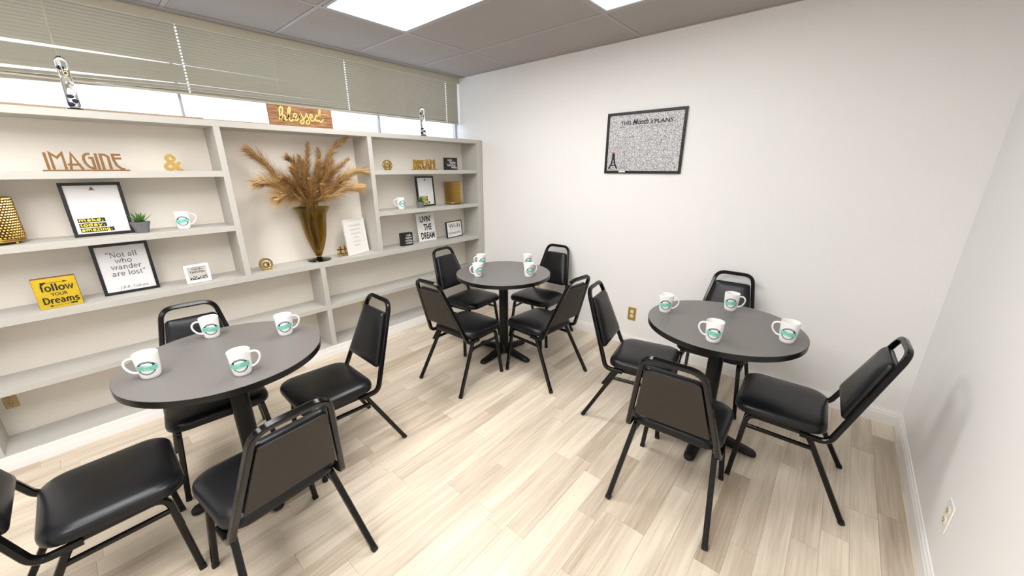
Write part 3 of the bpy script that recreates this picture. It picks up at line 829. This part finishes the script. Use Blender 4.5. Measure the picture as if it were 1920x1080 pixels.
# gold symbols
def symbol(name, label, loc, strokes, w, m=M_GOLD, dep=.012, rz=RS):
    t = thing(name, label, 'ornament', loc, rz, 'gold symbol ornaments')
    for nm, st in strokes:
        mb = MB()
        for p in st:
            c = crom([Vector((q[0], 0, q[1])) for q in p], 5) if len(p) > 2 else [Vector((q[0], 0, q[1])) for q in p]
            mb.tube(c, dep * 2, 'square', h=w, up=(0, 1, 0))
        mb.build(nm, m, t, True)
    return t
def solid_text(txt, x0, x1, z0, z1, y0, y1, bold=0.0):
    """letter with front, back and side walls"""
    vs, fs, a0, a1, b0, b1 = text_geo(txt, bold); n = len(vs); cnt = {}
    P = [(x0 + (x1 - x0) * (x - a0) / (a1 - a0), z0 + (z1 - z0) * (z - b0) / (b1 - b0)) for x, z in vs]
    for f in fs:
        for a, b in zip(f, f[1:] + f[:1]): cnt[(a, b)] = 1
    side = [(a, b, b + n, a + n) for (a, b) in cnt if (b, a) not in cnt]
    return MB().add([(x, y0, z) for x, z in P] + [(x, y1, z) for x, z in P], list(fs) + [tuple(i + n for i in f[::-1]) for f in fs] + side)
t = thing('ampersand_ornament', 'gold ampersand ornament on the top left shelf', 'ornament', (-.10, -2.553, 1.502), RS, 'gold symbol ornaments')
solid_text('&', -.045, .045, 0, .097, -.011, .011, .02).build('ampersand', M_GOLD, t, bevel=.0015)
ats_ring = [[(.038 * math.cos(R(q)) , .0435 + .0385 * math.sin(R(q))) for q in range(-62, 291, 22)]]
ats_a = [[(.016 * math.cos(R(q)) - .003, .040 + .017 * math.sin(R(q))) for q in range(20, 381, 30)], [(.015, .058), (.015, .030), (.022, .023), (.032, .030)]]
def at_sign(label, loc):
    t = symbol('at_sign_ornament', label, loc, [('outer_ring', ats_ring), ('letter', ats_a)], .0115)
    MB().box(-.030, .034, -.010, .010, 0, .006).build('base', M_GOLD, t, bevel=.002)
at_sign('round gold at-sign ornament left of the vase on the long shelf', (-.085, -2.180, .8045))
at_sign('round gold at-sign ornament on the top right shelf', (-.10, -1.095, 1.502))
symbol('hash_ornament', 'gold hash ornament between the vase and white frame', (-.10, -1.600, .8045),
       [('bar', [[(-.018, .0), (-.018, .088)]]), ('bar', [[(.018, .0), (.018, .088)]]), ('bar', [[(-.042, .028), (.042, .028)]]), ('bar', [[(-.042, .062), (.042, .062)]])], .0125)

# framed clipboard prints "make. today. amazing."
def make_today(label, loc, rz, w, h):
    t, y = framed('picture_frame', label, 'picture frame', loc, rz, w, h, 3.5, .0155, M_BFRAME, M_PAPER, group='framed motto prints')
    st = MB(); tx = MB()
    for i, (wd, k) in enumerate((('make.', .50), ('today.', .50), ('amazing.', .62))):
        x0 = -w/2 + .030; z0 = .076 - i * .0265; ww = w * .88 * k
        st = MB().box(x0, x0 + ww, y - .0008, y, z0, z0 + .0215); ink(t, st, 'label_strip', M_INK)
        serif(tx, wd, x0 + ww * .48, z0 + .0058, .0215, y - .0014, y - .0008, .21, ww * .92)
    ink(t, tx, 'lettering', M_GOLDINK)
    c = MB().box(-.012, .012, y - .003, y, h - .041, h - .038).box(-.006, .006, y - .004, y, h - .038, h - .031)
    c.sphere((0, y - .004, h - .029), .0045, 8, 5).build('clip', M_BROWNEDGE, t)
    return t
make_today('black framed make today amazing print on the left shelf', (-.115, -2.924, 1.155), RS, .238, .288)
make_today('black framed make today amazing print on the right shelf behind small plant', (-.150, -.668, 1.155), R(90 + 8), .235, .288)

# quote frame
t, y = framed('picture_frame', 'black framed quote print about wandering on the long left shelf', 'picture frame', (-.125, -2.887, .8045), RS, .242, .296, 3.5, .0155, M_BFRAME, M_PAPER)
q = MB()
for txt_, cx_, z_, em in (('"Not all', -.002, .216, .040), ('who', -.002, .181, .040), ('wander', .004, .144, .040), ('are lost"', .008, .106, .040)):
    serif(q, txt_, cx_, z_, em, y - .0012, y, .10)
serif(q, '- J.R.R. Tolkien -', .012, .028, .021, y - .0012, y, .09)
ink(t, q, 'lettering', M_INKG)

# "follow YOUR Dreams" block
t = thing('motto_block', 'yellow gold wooden block sign reading follow your dreams', 'sign', (-.045, -3.170, .8045), RS)
MB().box(-.0775, .0775, 0, .035, 0, .163).build('block', M_BROWNEDGE, t, bevel=.002)
MB().box(-.0762, .0762, -.0015, 0, .0015, .1615).build('face', M_YELLOW, t)
q = MB()
serif(q, 'follow', .004, .094, .050, -.0028, -.0015, .135, .118)
put_text(q, 'YOUR', -.026, .034, .066, .083, -.0022, .02)
serif(q, 'Dreams', .004, .027, .046, -.0028, -.0015, .135, .130)
q.stroke([(-.045, .138), (.044, .138)], .0012, -.0028, -.0015).poly([(-.048, .130), (-.030, .136), (-.030, .144), (-.050, .142)], -.0028, -.0015).poly([(.030, .134), (.048, .138), (.030, .143)], -.0028, -.0015)
q.stroke([(-.030, .014), (.050, .016)], .0012, -.0028, -.0015).poly([(-.044, .013), (-.032, .008), (-.032, .019)], -.0028, -.0015)
for k in range(3): q.poly([(.032 + k*.008, .012), (.040 + k*.008, .012), (.042 + k*.008, .020), (.034 + k*.008, .020)], -.0028, -.0015)
ink(t, q, 'lettering', M_INK)

# small white frame
t, y = framed('picture_frame', 'tiny white square picture frame on the long left shelf', 'picture frame', (-.070, -2.578, .8045), R(90 + 4), .130, .118, 6, .016, M_WFRM, M_INKL)
q = MB(); squiggle(q, -.025, .030, .088, .008, .0016, y - .001, y, 3); squiggle(q, -.036, .038, .070, .010, .0018, y - .001, y, 4)
rr = random.Random(4)
for k in range(60): 
    x_ = rr.uniform(-.046, .043); z_ = rr.uniform(.018, .040); q.box(x_, x_ + .004, y - .001, y, z_, z_ + .004)
ink(t, q, 'lettering', M_INK)

# white letter frame
t, y = framed('picture_frame', 'white frame with faint grey verse leaning beside the vase', 'picture frame', (-.115, -1.455, .8045), R(90 + 20), .236, .300, 5, .010, M_WFRM, M_PAPERW)
q = MB()
for i, (a_, b_) in enumerate(((-.07, .07), (-.06, .06), (-.055, .06), (-.03, .03), (-.04, .04), (-.03, .03))):
    squiggle(q, a_, b_, .245 - i * .034, .008 if i else .012, .0016, y - .0008, y, 10 + i)
ink(t, q, 'lettering', M_INKL)

# black motto blocks
def black_block(label, loc, rz, w, h, d, lines):
    t = thing('motto_block', label, 'sign', loc, rz, 'small black motto blocks')
    MB().box(-w/2, w/2, 0, d, 0, h).build('block', M_INK, t, bevel=.002)
    q = MB()
    for i, (a_, b_, hh) in enumerate(lines): squiggle(q, a_ * w, b_ * w, h * (.80 - i * .6 / max(1, len(lines) - 1)), hh, .0022, -.0012, 0, 30 + i)
    ink(t, q, 'lettering', M_INKW)
black_block('square black block sign with white script on top right shelf', (-.085, -.370, 1.502), R(90), .160, .118, .03, ((-.30, .05, .016), (-.15, .35, .012), (-.35, .3, .018), (-.02, .42, .012)))
black_block('small black block sign with white script on long shelf under the mug', (-.080, -.968, .8045), R(90), .125, .124, .04, ((-.05, .32, .014), (-.15, .38, .010), (-.20, .40, .014), (-.15, .40, .010)))

# LIVIN' THE DREAM
t = thing('wall_plaque', 'white plaque with black capitals reading LIVIN THE DREAM', 'sign', (-.150, -.672, .8045), RS)
t.rotation_euler = (Matrix.Rotation(RS, 3, 'Z') @ Matrix.Rotation(R(-7), 3, 'X')).to_euler()
MB().box(-.108, .108, 0, .014, 0, .280).build('board', M_WFRM, t, bevel=.002)
q = MB()
put_text(q, "LIVIN'", -.070, .062, .192, .254, -.0008, .035); put_text(q, 'THE', -.036, .062, .108, .172, -.0008, .035); put_text(q, 'DREAM', -.080, .088, .020, .088, -.0008, .035)
ink(t, q, 'lettering', M_INK)

# Wi-Fi frame
t, y = framed('picture_frame', 'black edged white Wi-Fi sign at the right end of the long shelf', 'picture frame', (-.115, -.352, .8045), R(90 + 8), .245, .172, 5, .008, M_BFRAME, M_PAPERW)
q = MB()
put_text(q, 'Wi-Fi', -.088, .092, .098, .146, y - .0008, .015)
put_text(q, 'Business.com', -.098, .092, .036, .066, y - .0008, .012)
q.stroke([(-.075, .086), (-.040, .086)], .002, y - .001, y).stroke([(-.100, .080), (.090, .080)], .0008, y - .001, y).stroke([(-.095, .026), (-.06, .026)], .0015, y - .001, y)
ink(t, q, 'lettering', M_INKG)

# "blessed" sign on the bookcase top
t = thing('word_sign', 'rustic brown board with gold script reading blessed on bookcase top', 'sign', (-.022, -1.788, 1.800), RS)
w_, h_ = .430, .130
MB().box(-w_/2, w_/2, 0, .016, 0, h_).build('board', M_RUSTIC, t, bevel=.0015)
MB().box(-w_/2, w_/2, -.002, .016, h_ + .0002, h_ + .004).build('edge_strip', M_SILL, t)
q = MB()
def scr(pts, wd):
    q.stroke([(p.x, p.y) for p in crom([Vector((a_ - .205, b_, 0)) for a_, b_ in pts], 6)], wd * 1.22, -.003, 0)
scr([(.050, .040), (.066, .058), (.080, .095), (.082, .116), (.072, .120), (.062, .100), (.060, .060), (.066, .036)], .0075)
scr([(.066, .040), (.072, .062), (.086, .068), (.092, .054), (.084, .038), (.074, .036), (.100, .040), (.112, .060)], .0065)
scr([(.104, .045), (.118, .075), (.132, .110), (.130, .122), (.120, .112), (.114, .080), (.116, .046), (.126, .034), (.140, .042), (.152, .056)], .0075)
scr([(.146, .054), (.162, .062), (.168, .078), (.158, .086), (.148, .070), (.150, .048), (.164, .042), (.182, .058), (.194, .084)], .0065)
for sx in (.180, .218):
    scr([(sx - .006, .050), (sx + .012, .074), (sx + .018, .092), (sx + .023, .076), (sx + .032, .056), (sx + .031, .034), (sx + .018, .022), (sx + .008, .030), (sx + .016, .044), (sx + .038, .056)], .0062)
scr([(.256, .064), (.270, .070), (.276, .084), (.266, .090), (.258, .074), (.262, .052), (.276, .046), (.294, .062)], .0065)
scr([(.322, .074), (.308, .086), (.296, .072), (.298, .052), (.312, .050), (.324, .072), (.334, .108), (.338, .122), (.330, .122), (.324, .090), (.322, .060), (.330, .044), (.344, .052), (.354, .066)], .0070)
ink(t, q, 'lettering', M_BLESSINK)

# gold beaded candle lanterns
def bead_lantern(label, loc):
    r, h = .083, .228
    t = thing('candle_lantern', label, 'lantern', loc, RS, 'gold beaded candle lanterns')
    MB().lathe([(r + .003, .013), (r + .004, .016), (r + .003, .019)], 36).build('base_plate', M_GOLDM, t, True)
    for z in (.024, h - .001):
        MB().tube([((r + .001) * math.cos(R(a)), (r + .001) * math.sin(R(a)), z) for a in range(0, 361, 10)], .005, n=6).build('hoop', M_GOLDM, t, True)
    for k in range(4):
        a = R(45 + 90 * k); MB().sphere((r * .93 * math.cos(a), r * .93 * math.sin(a), .0068), .0068, 10, 6).build('ball_foot', M_GOLD, t, True)
    b = MB(); n1, nz = 40, 16
    for k in range(nz):
        z = .033 + k * (h - .043) / (nz - 1)
        for i in range(n1):
            a = 2 * math.pi * (i + .5 * (k % 2)) / n1; b.sphere((r * math.cos(a), r * math.sin(a), z), .0066, 6, 4)
    o = b.build('beads', M_CRYS, t); o['kind'] = 'stuff'
    MB().lathe([(r - .008, .019), (r - .008, h - .008)], 32).build('liner', M_BROWNEDGE, t, True)
bead_lantern('gold beaded lantern cut off by the left picture edge', (-.120, -3.292, 1.155))
bead_lantern('gold beaded lantern on the right bookcase shelf beside framed print', (-.120, -.340, 1.155))

# succulents
def succulent(label, loc, w, ph, seed, rz):
    t = thing('potted_succulent', label, 'plant', loc, rz, 'small potted succulents')
    n = 8; rings = []
    for r, z in ((.64, 0), (.80, ph * .45), (1.0, ph * .92), (1.0, ph), (.88, ph), (.86, ph * .9)):
        rings.append([(r * w/2 * math.cos(R(22.5 + 45 * k)), r * w/2 * math.sin(R(22.5 + 45 * k)), z) for k in range(n)])
    MB().loft(rings, True, False).build('pot', M_POT, t)
    MB().lathe([(w * .40, ph * .88), (w * .40, ph * .91)], 12).build('soil', M_SOIL, t)
    rr = random.Random(seed)
    for k in range(22):
        a = k * 2.4; tier = k / 22; L = w * (.85 - .30 * tier) * rr.uniform(.85, 1.1); el = R(22 + 62 * tier)
        rings = []
        for i in range(6):
            s = i / 5; wd = w * .085 * (1 - s ** 1.6) + .0004; ex = math.cos(el) * L * s; ez = math.sin(el) * L * s + L * .16 * s * s
            c = Vector((ex * math.cos(a), ex * math.sin(a), ph * .9 + ez)); sd = Vector((-math.sin(a), math.cos(a), 0)); up_ = Vector((-math.sin(el) * math.cos(a), -math.sin(el) * math.sin(a), math.cos(el)))
            rings.append([tuple(c + sd * wd), tuple(c + up_ * wd * .35), tuple(c - sd * wd), tuple(c - up_ * wd * .45)])
        MB().loft(rings).build('leaf', M_LEAF, t, True)
succulent('green succulent in grey pot on the left shelf beside framed print', (-.062, -2.775, 1.155), .088, .064, 3, .3)
succulent('green succulent in grey pot on the right shelf before framed print', (-.050, -.812, 1.155), .082, .058, 8, .2)

# vase with pampas grass
VX, VY, VZ = -.112, -1.788, .8045
t = thing('glass_vase', 'tall amber footed glass vase in the middle bookcase bay', 'vase', (VX, VY, VZ))
MB().lathe([(.010, 0), (.080, 0), (.088, .004), (.086, .008), (.050, .014), (.022, .022), (.016, .030)], 40).build('foot', M_OLIVE, t, True)
prof = [(.016, .030), (.024, .042), (.040, .078), (.060, .134), (.078, .205), (.088, .275), (.094, .325), (.105, .375), (.124, .408), (.135, .422)]
inner = [(max(.004, r - .0045), z + (.012 if i == 0 else .001)) for i, (r, z) in enumerate(prof)][::-1]
inner[-1] = (.004, .052)
MB().lathe(prof + inner, 44).build('bowl', M_AMBER, t, True)

pt = thing('pampas_grass', 'bunch of brown and beige dried pampas plumes in the vase', 'dried grass', (VX, VY, VZ + .06))
def plume(mid, tip, wid, m, seed, dx0=0.0, dx1=0.0, n=520):
    n = int(n * 1.7); wid *= 1.22
    """mid/tip given as (world y, world z); dx offsets in depth"""
    rr = random.Random(seed)
    b0 = Vector((rr.uniform(-.012, .012), rr.uniform(-.012, .012), .02)); b1 = Vector((rr.uniform(-.03, .03), rr.uniform(-.04, .04), .36))
    P = [b0, b1] + [Vector((dx0 * (i + 1) / len(mid) if len(mid) else dx0, q[0] - VY, q[1] - VZ - .06)) for i, q in enumerate(mid)] + [Vector((dx1, tip[0] - VY, tip[1] - VZ - .06))]
    c = crom(P, 10); st = MB().tube(c, .0035, n=5).build('stem', M_STEM, pt)
    start = 10; mb = MB(); N_ = len(c)
    for k in range(n):
        s = rr.random(); f = start + s * (N_ - 1 - start); i0 = min(int(f), N_ - 2); p = c[i0].lerp(c[i0+1], f - i0); tg = (c[i0+1] - c[i0]).normalized()
        rd = Vector((rr.gauss(0, 1) * .8, rr.gauss(0, 1), rr.gauss(0, 1))); rd = (rd - tg * rd.dot(tg)).normalized()
        env = math.sin(math.pi * min(1, .12 + s * .92)) ** .7
        L = wid * (.25 + 1.15 * rr.random() ** 1.5) * (.35 + .65 * env)
        e1 = p + tg * L * .75 + rd * L * .38; e2 = p + tg * L * 1.25 + rd * L * .72 + Vector((0, 0, -L * .22))
        sd = tg.cross(rd).normalized() * .0012 * rr.uniform(.6, 1.8)
        vs = [p - sd, p + sd, e1 + sd * 1.1, e1 - sd * 1.1, e2]
        # keep every strand in front of the back panel and below the top board
        vs = [(max(q.x, -.125), q.y, min(q.z, .893)) for q in vs]
        mb.add(vs, [(0, 1, 2, 3), (3, 2, 4)])
    mb.build('plume', m, pt)
plume([(-1.930, 1.37), (-2.048, 1.536)], (-2.150, 1.635), .090, M_PAMPB, 1, .01, .02)
plume([(-1.930, 1.33), (-2.040, 1.410)], (-2.165, 1.420), .085, M_PAMPL, 2, .07, .10, 700)
plume([(-1.900, 1.31), (-1.985, 1.335)], (-2.060, 1.310), .085, M_PAMPL, 22, .10, .14, 600)
plume([(-1.850, 1.42), (-1.860, 1.535)], (-1.910, 1.590), .060, M_PAMPB, 3, .0, .02)
plume([(-1.850, 1.36), (-1.880, 1.45)], (-1.912, 1.520), .055, M_PAMPB, 4, .06, .08, 420)
plume([(-1.780, 1.42), (-1.765, 1.55)], (-1.742, 1.695), .050, M_PAMPB, 5, -.01, .0)
plume([(-1.740, 1.40), (-1.700, 1.53)], (-1.690, 1.655), .055, M_PAMPB, 6, .03, .04)
plume([(-1.700, 1.38), (-1.640, 1.52), (-1.560, 1.66)], (-1.440, 1.752), .060, M_PAMPB, 7, .0, .02, 620)
plume([(-1.690, 1.36), (-1.610, 1.48)], (-1.490, 1.585), .060, M_PAMPB, 8, .06, .09)
plume([(-1.650, 1.34), (-1.550, 1.42), (-1.430, 1.49)], (-1.305, 1.478), .080, M_PAMPL, 9, .05, .08, 720)
plume([(-1.650, 1.31), (-1.560, 1.36)], (-1.430, 1.370), .090, M_PAMPL, 10, .09, .13, 680)
plume([(-1.815, 1.40), (-1.815, 1.50)], (-1.835, 1.600), .055, M_PAMPB, 13, .03, .05)
plume([(-1.725, 1.36), (-1.672, 1.46)], (-1.625, 1.570), .060, M_PAMPB, 14, .08, .10)
plume([(-1.765, 1.36), (-1.745, 1.45)], (-1.720, 1.560), .060, M_PAMPB, 15, .06, .09)
plume([(-1.690, 1.33), (-1.610, 1.40)], (-1.545, 1.450), .065, M_PAMPB, 16, .10, .13)
plume([(-1.860, 1.33), (-1.925, 1.40)], (-1.985, 1.450), .065, M_PAMPB, 17, .09, .11)
plume([(-1.800, 1.32)], (-1.805, 1.43), .055, M_PAMPB, 11, .07, .10, 420)
plume([(-1.745, 1.30)], (-1.735, 1.39), .050, M_PAMPB, 12, .09, .12, 420)

# Galileo thermometers
def galileo(label, loc, h, seed):
    t = thing('glass_thermometer', label, 'thermometer', loc, 0, 'glass float thermometers')
    MB().lathe([(.030, 0), (.034, .003), (.030, .008), (.020, .012), (.019, .016)], 24).build('base', M_GLASS, t, True)
    MB().lathe([(.019, .0165), (.0225, .022), (.0225, h - .030), (.016, h - .014), (.006, h - .006), (.003, h)], 24).build('tube', M_GLASS, t, True)
    rr = random.Random(seed)
    for i, (z, dx) in enumerate(((.030, -.006), (.045, .006), (.066, -.003), (h - .075, .004), (h - .058, -.005))):
        o = MB().sphere((dx * .6, dx, z), .0095, 12, 8).build('float_bulb', M_LIQ if i != 3 else M_GOLD, t, True)
        MB().lathe([(.003, z - .0155), (.003, z - .0098)], 8, dx * .6, dx).build('float_tag', M_BRASS, o)
galileo('glass float thermometer on bookcase top near the left picture edge', (-.040, -2.888, 1.800), .250, 1)
galileo('glass float thermometer on bookcase top near the room corner', (-.040, -.728, 1.800), .250, 2)

# ---------------------------------------------------------------- calendar board on the back wall
t = thing('calendar_board', 'black framed silver glitter monthly planner board on the back wall', 'calendar', (1.7605, 0, 1.476))
w_, h_ = .617, .456; bb_ = .019
MB().box(-w_/2, w_/2, -.016, -.0005, 0, bb_).box(-w_/2, w_/2, -.016, -.0005, h_ - bb_, h_).box(-w_/2, -w_/2 + bb_, -.016, -.0005, bb_, h_ - bb_).box(w_/2 - bb_, w_/2, -.016, -.0005, bb_, h_ - bb_).build('frame', M_BFRAME, t, bevel=.0015)
MB().box(-w_/2 + bb_, w_/2 - bb_, -.008, -.002, bb_, h_ - bb_).build('glitter_sheet', M_GLIT, t)
y = -.008
q = MB()
put_text(q, 'THIS', -.192, -.108, .362, .391, y - .0008, .022)
put_text(q, 'PLANS', .075, .214, .362, .392, y - .0008, .022)
put_text(q, 'Month', -.095, .025, .360, .400, y - .0008, .028, .25)
put_text(q, "'s", .038, .062, .364, .394, y - .0008, .025, .3)
ink(t, q, 'title_lettering', M_INK)
q = MB()
gx = [-.205 + k * .0625 for k in range(8)]; gz = [.335, .275, .222, .170, .118, .072]
for i, x_ in enumerate(gx[:-1]): squiggle(q, x_ + .006, x_ + .05, .347, .006, .0013, y - .0006, y, 60 + i, 5)
for x_ in gx: q.stroke([(x_, gz[0] if x_ > 0 else gz[0]), (x_, gz[-1])], .0009, y - .0005, y)
for z_ in gz: q.stroke([(gx[0], z_), (gx[-1], z_)], .0009, y - .0005, y)
ink(t, q, 'day_grid', M_INKG)
q = MB()
for s in (-1, 1):
    q.stroke([(-.236 + s * .003, .155), (-.236 + s * .007, .110), (-.236 + s * .016, .070), (-.236 + s * .036, .036)], .013, y - .001, y)
q.poly([(-.239, .150), (-.233, .150), (-.2355, .170)], y - .001, y).box(-.250, -.222, y - .001, y, .078, .084).box(-.258, -.214, y - .001, y, .058, .064).box(-.245, -.227, y - .001, y, .112, .118)
ink(t, q, 'tower_silhouette', M_INK)
q = MB().poly([(-.236, .158), (-.250, .166), (-.250, .150)], y - .0016, y - .001).poly([(-.236, .158), (-.222, .150), (-.222, .166)], y - .0016, y - .001).poly([(-.239, .155), (-.233, .155), (-.233, .161), (-.239, .161)], y - .0018, y - .001)
ink(t, q, 'bow', M_PINK)
q = MB(); put_text(q, 'Oh la la', -.185, -.110, .036, .056, y - .0008, .0, .25); ink(t, q, 'script_lettering', M_INKG)
t2 = thing('marker_pen', 'black and white marker pen lying on calendar frame ledge', 'marker', (1.610, -.0245, 1.4895))
MB().tube([(-.020, 0, 0), (.034, 0, 0)], .012, n=12).build('barrel', M_WPLASTIC, t2, True)
MB().tube([(-.054, 0, 0), (-.0202, 0, 0)], .0135, n=12).build('cap', M_INK, t2, True)
MB().tube([(.0342, 0, 0), (.043, 0, 0)], .012, n=12).build('end_plug', M_INK, t2, True)
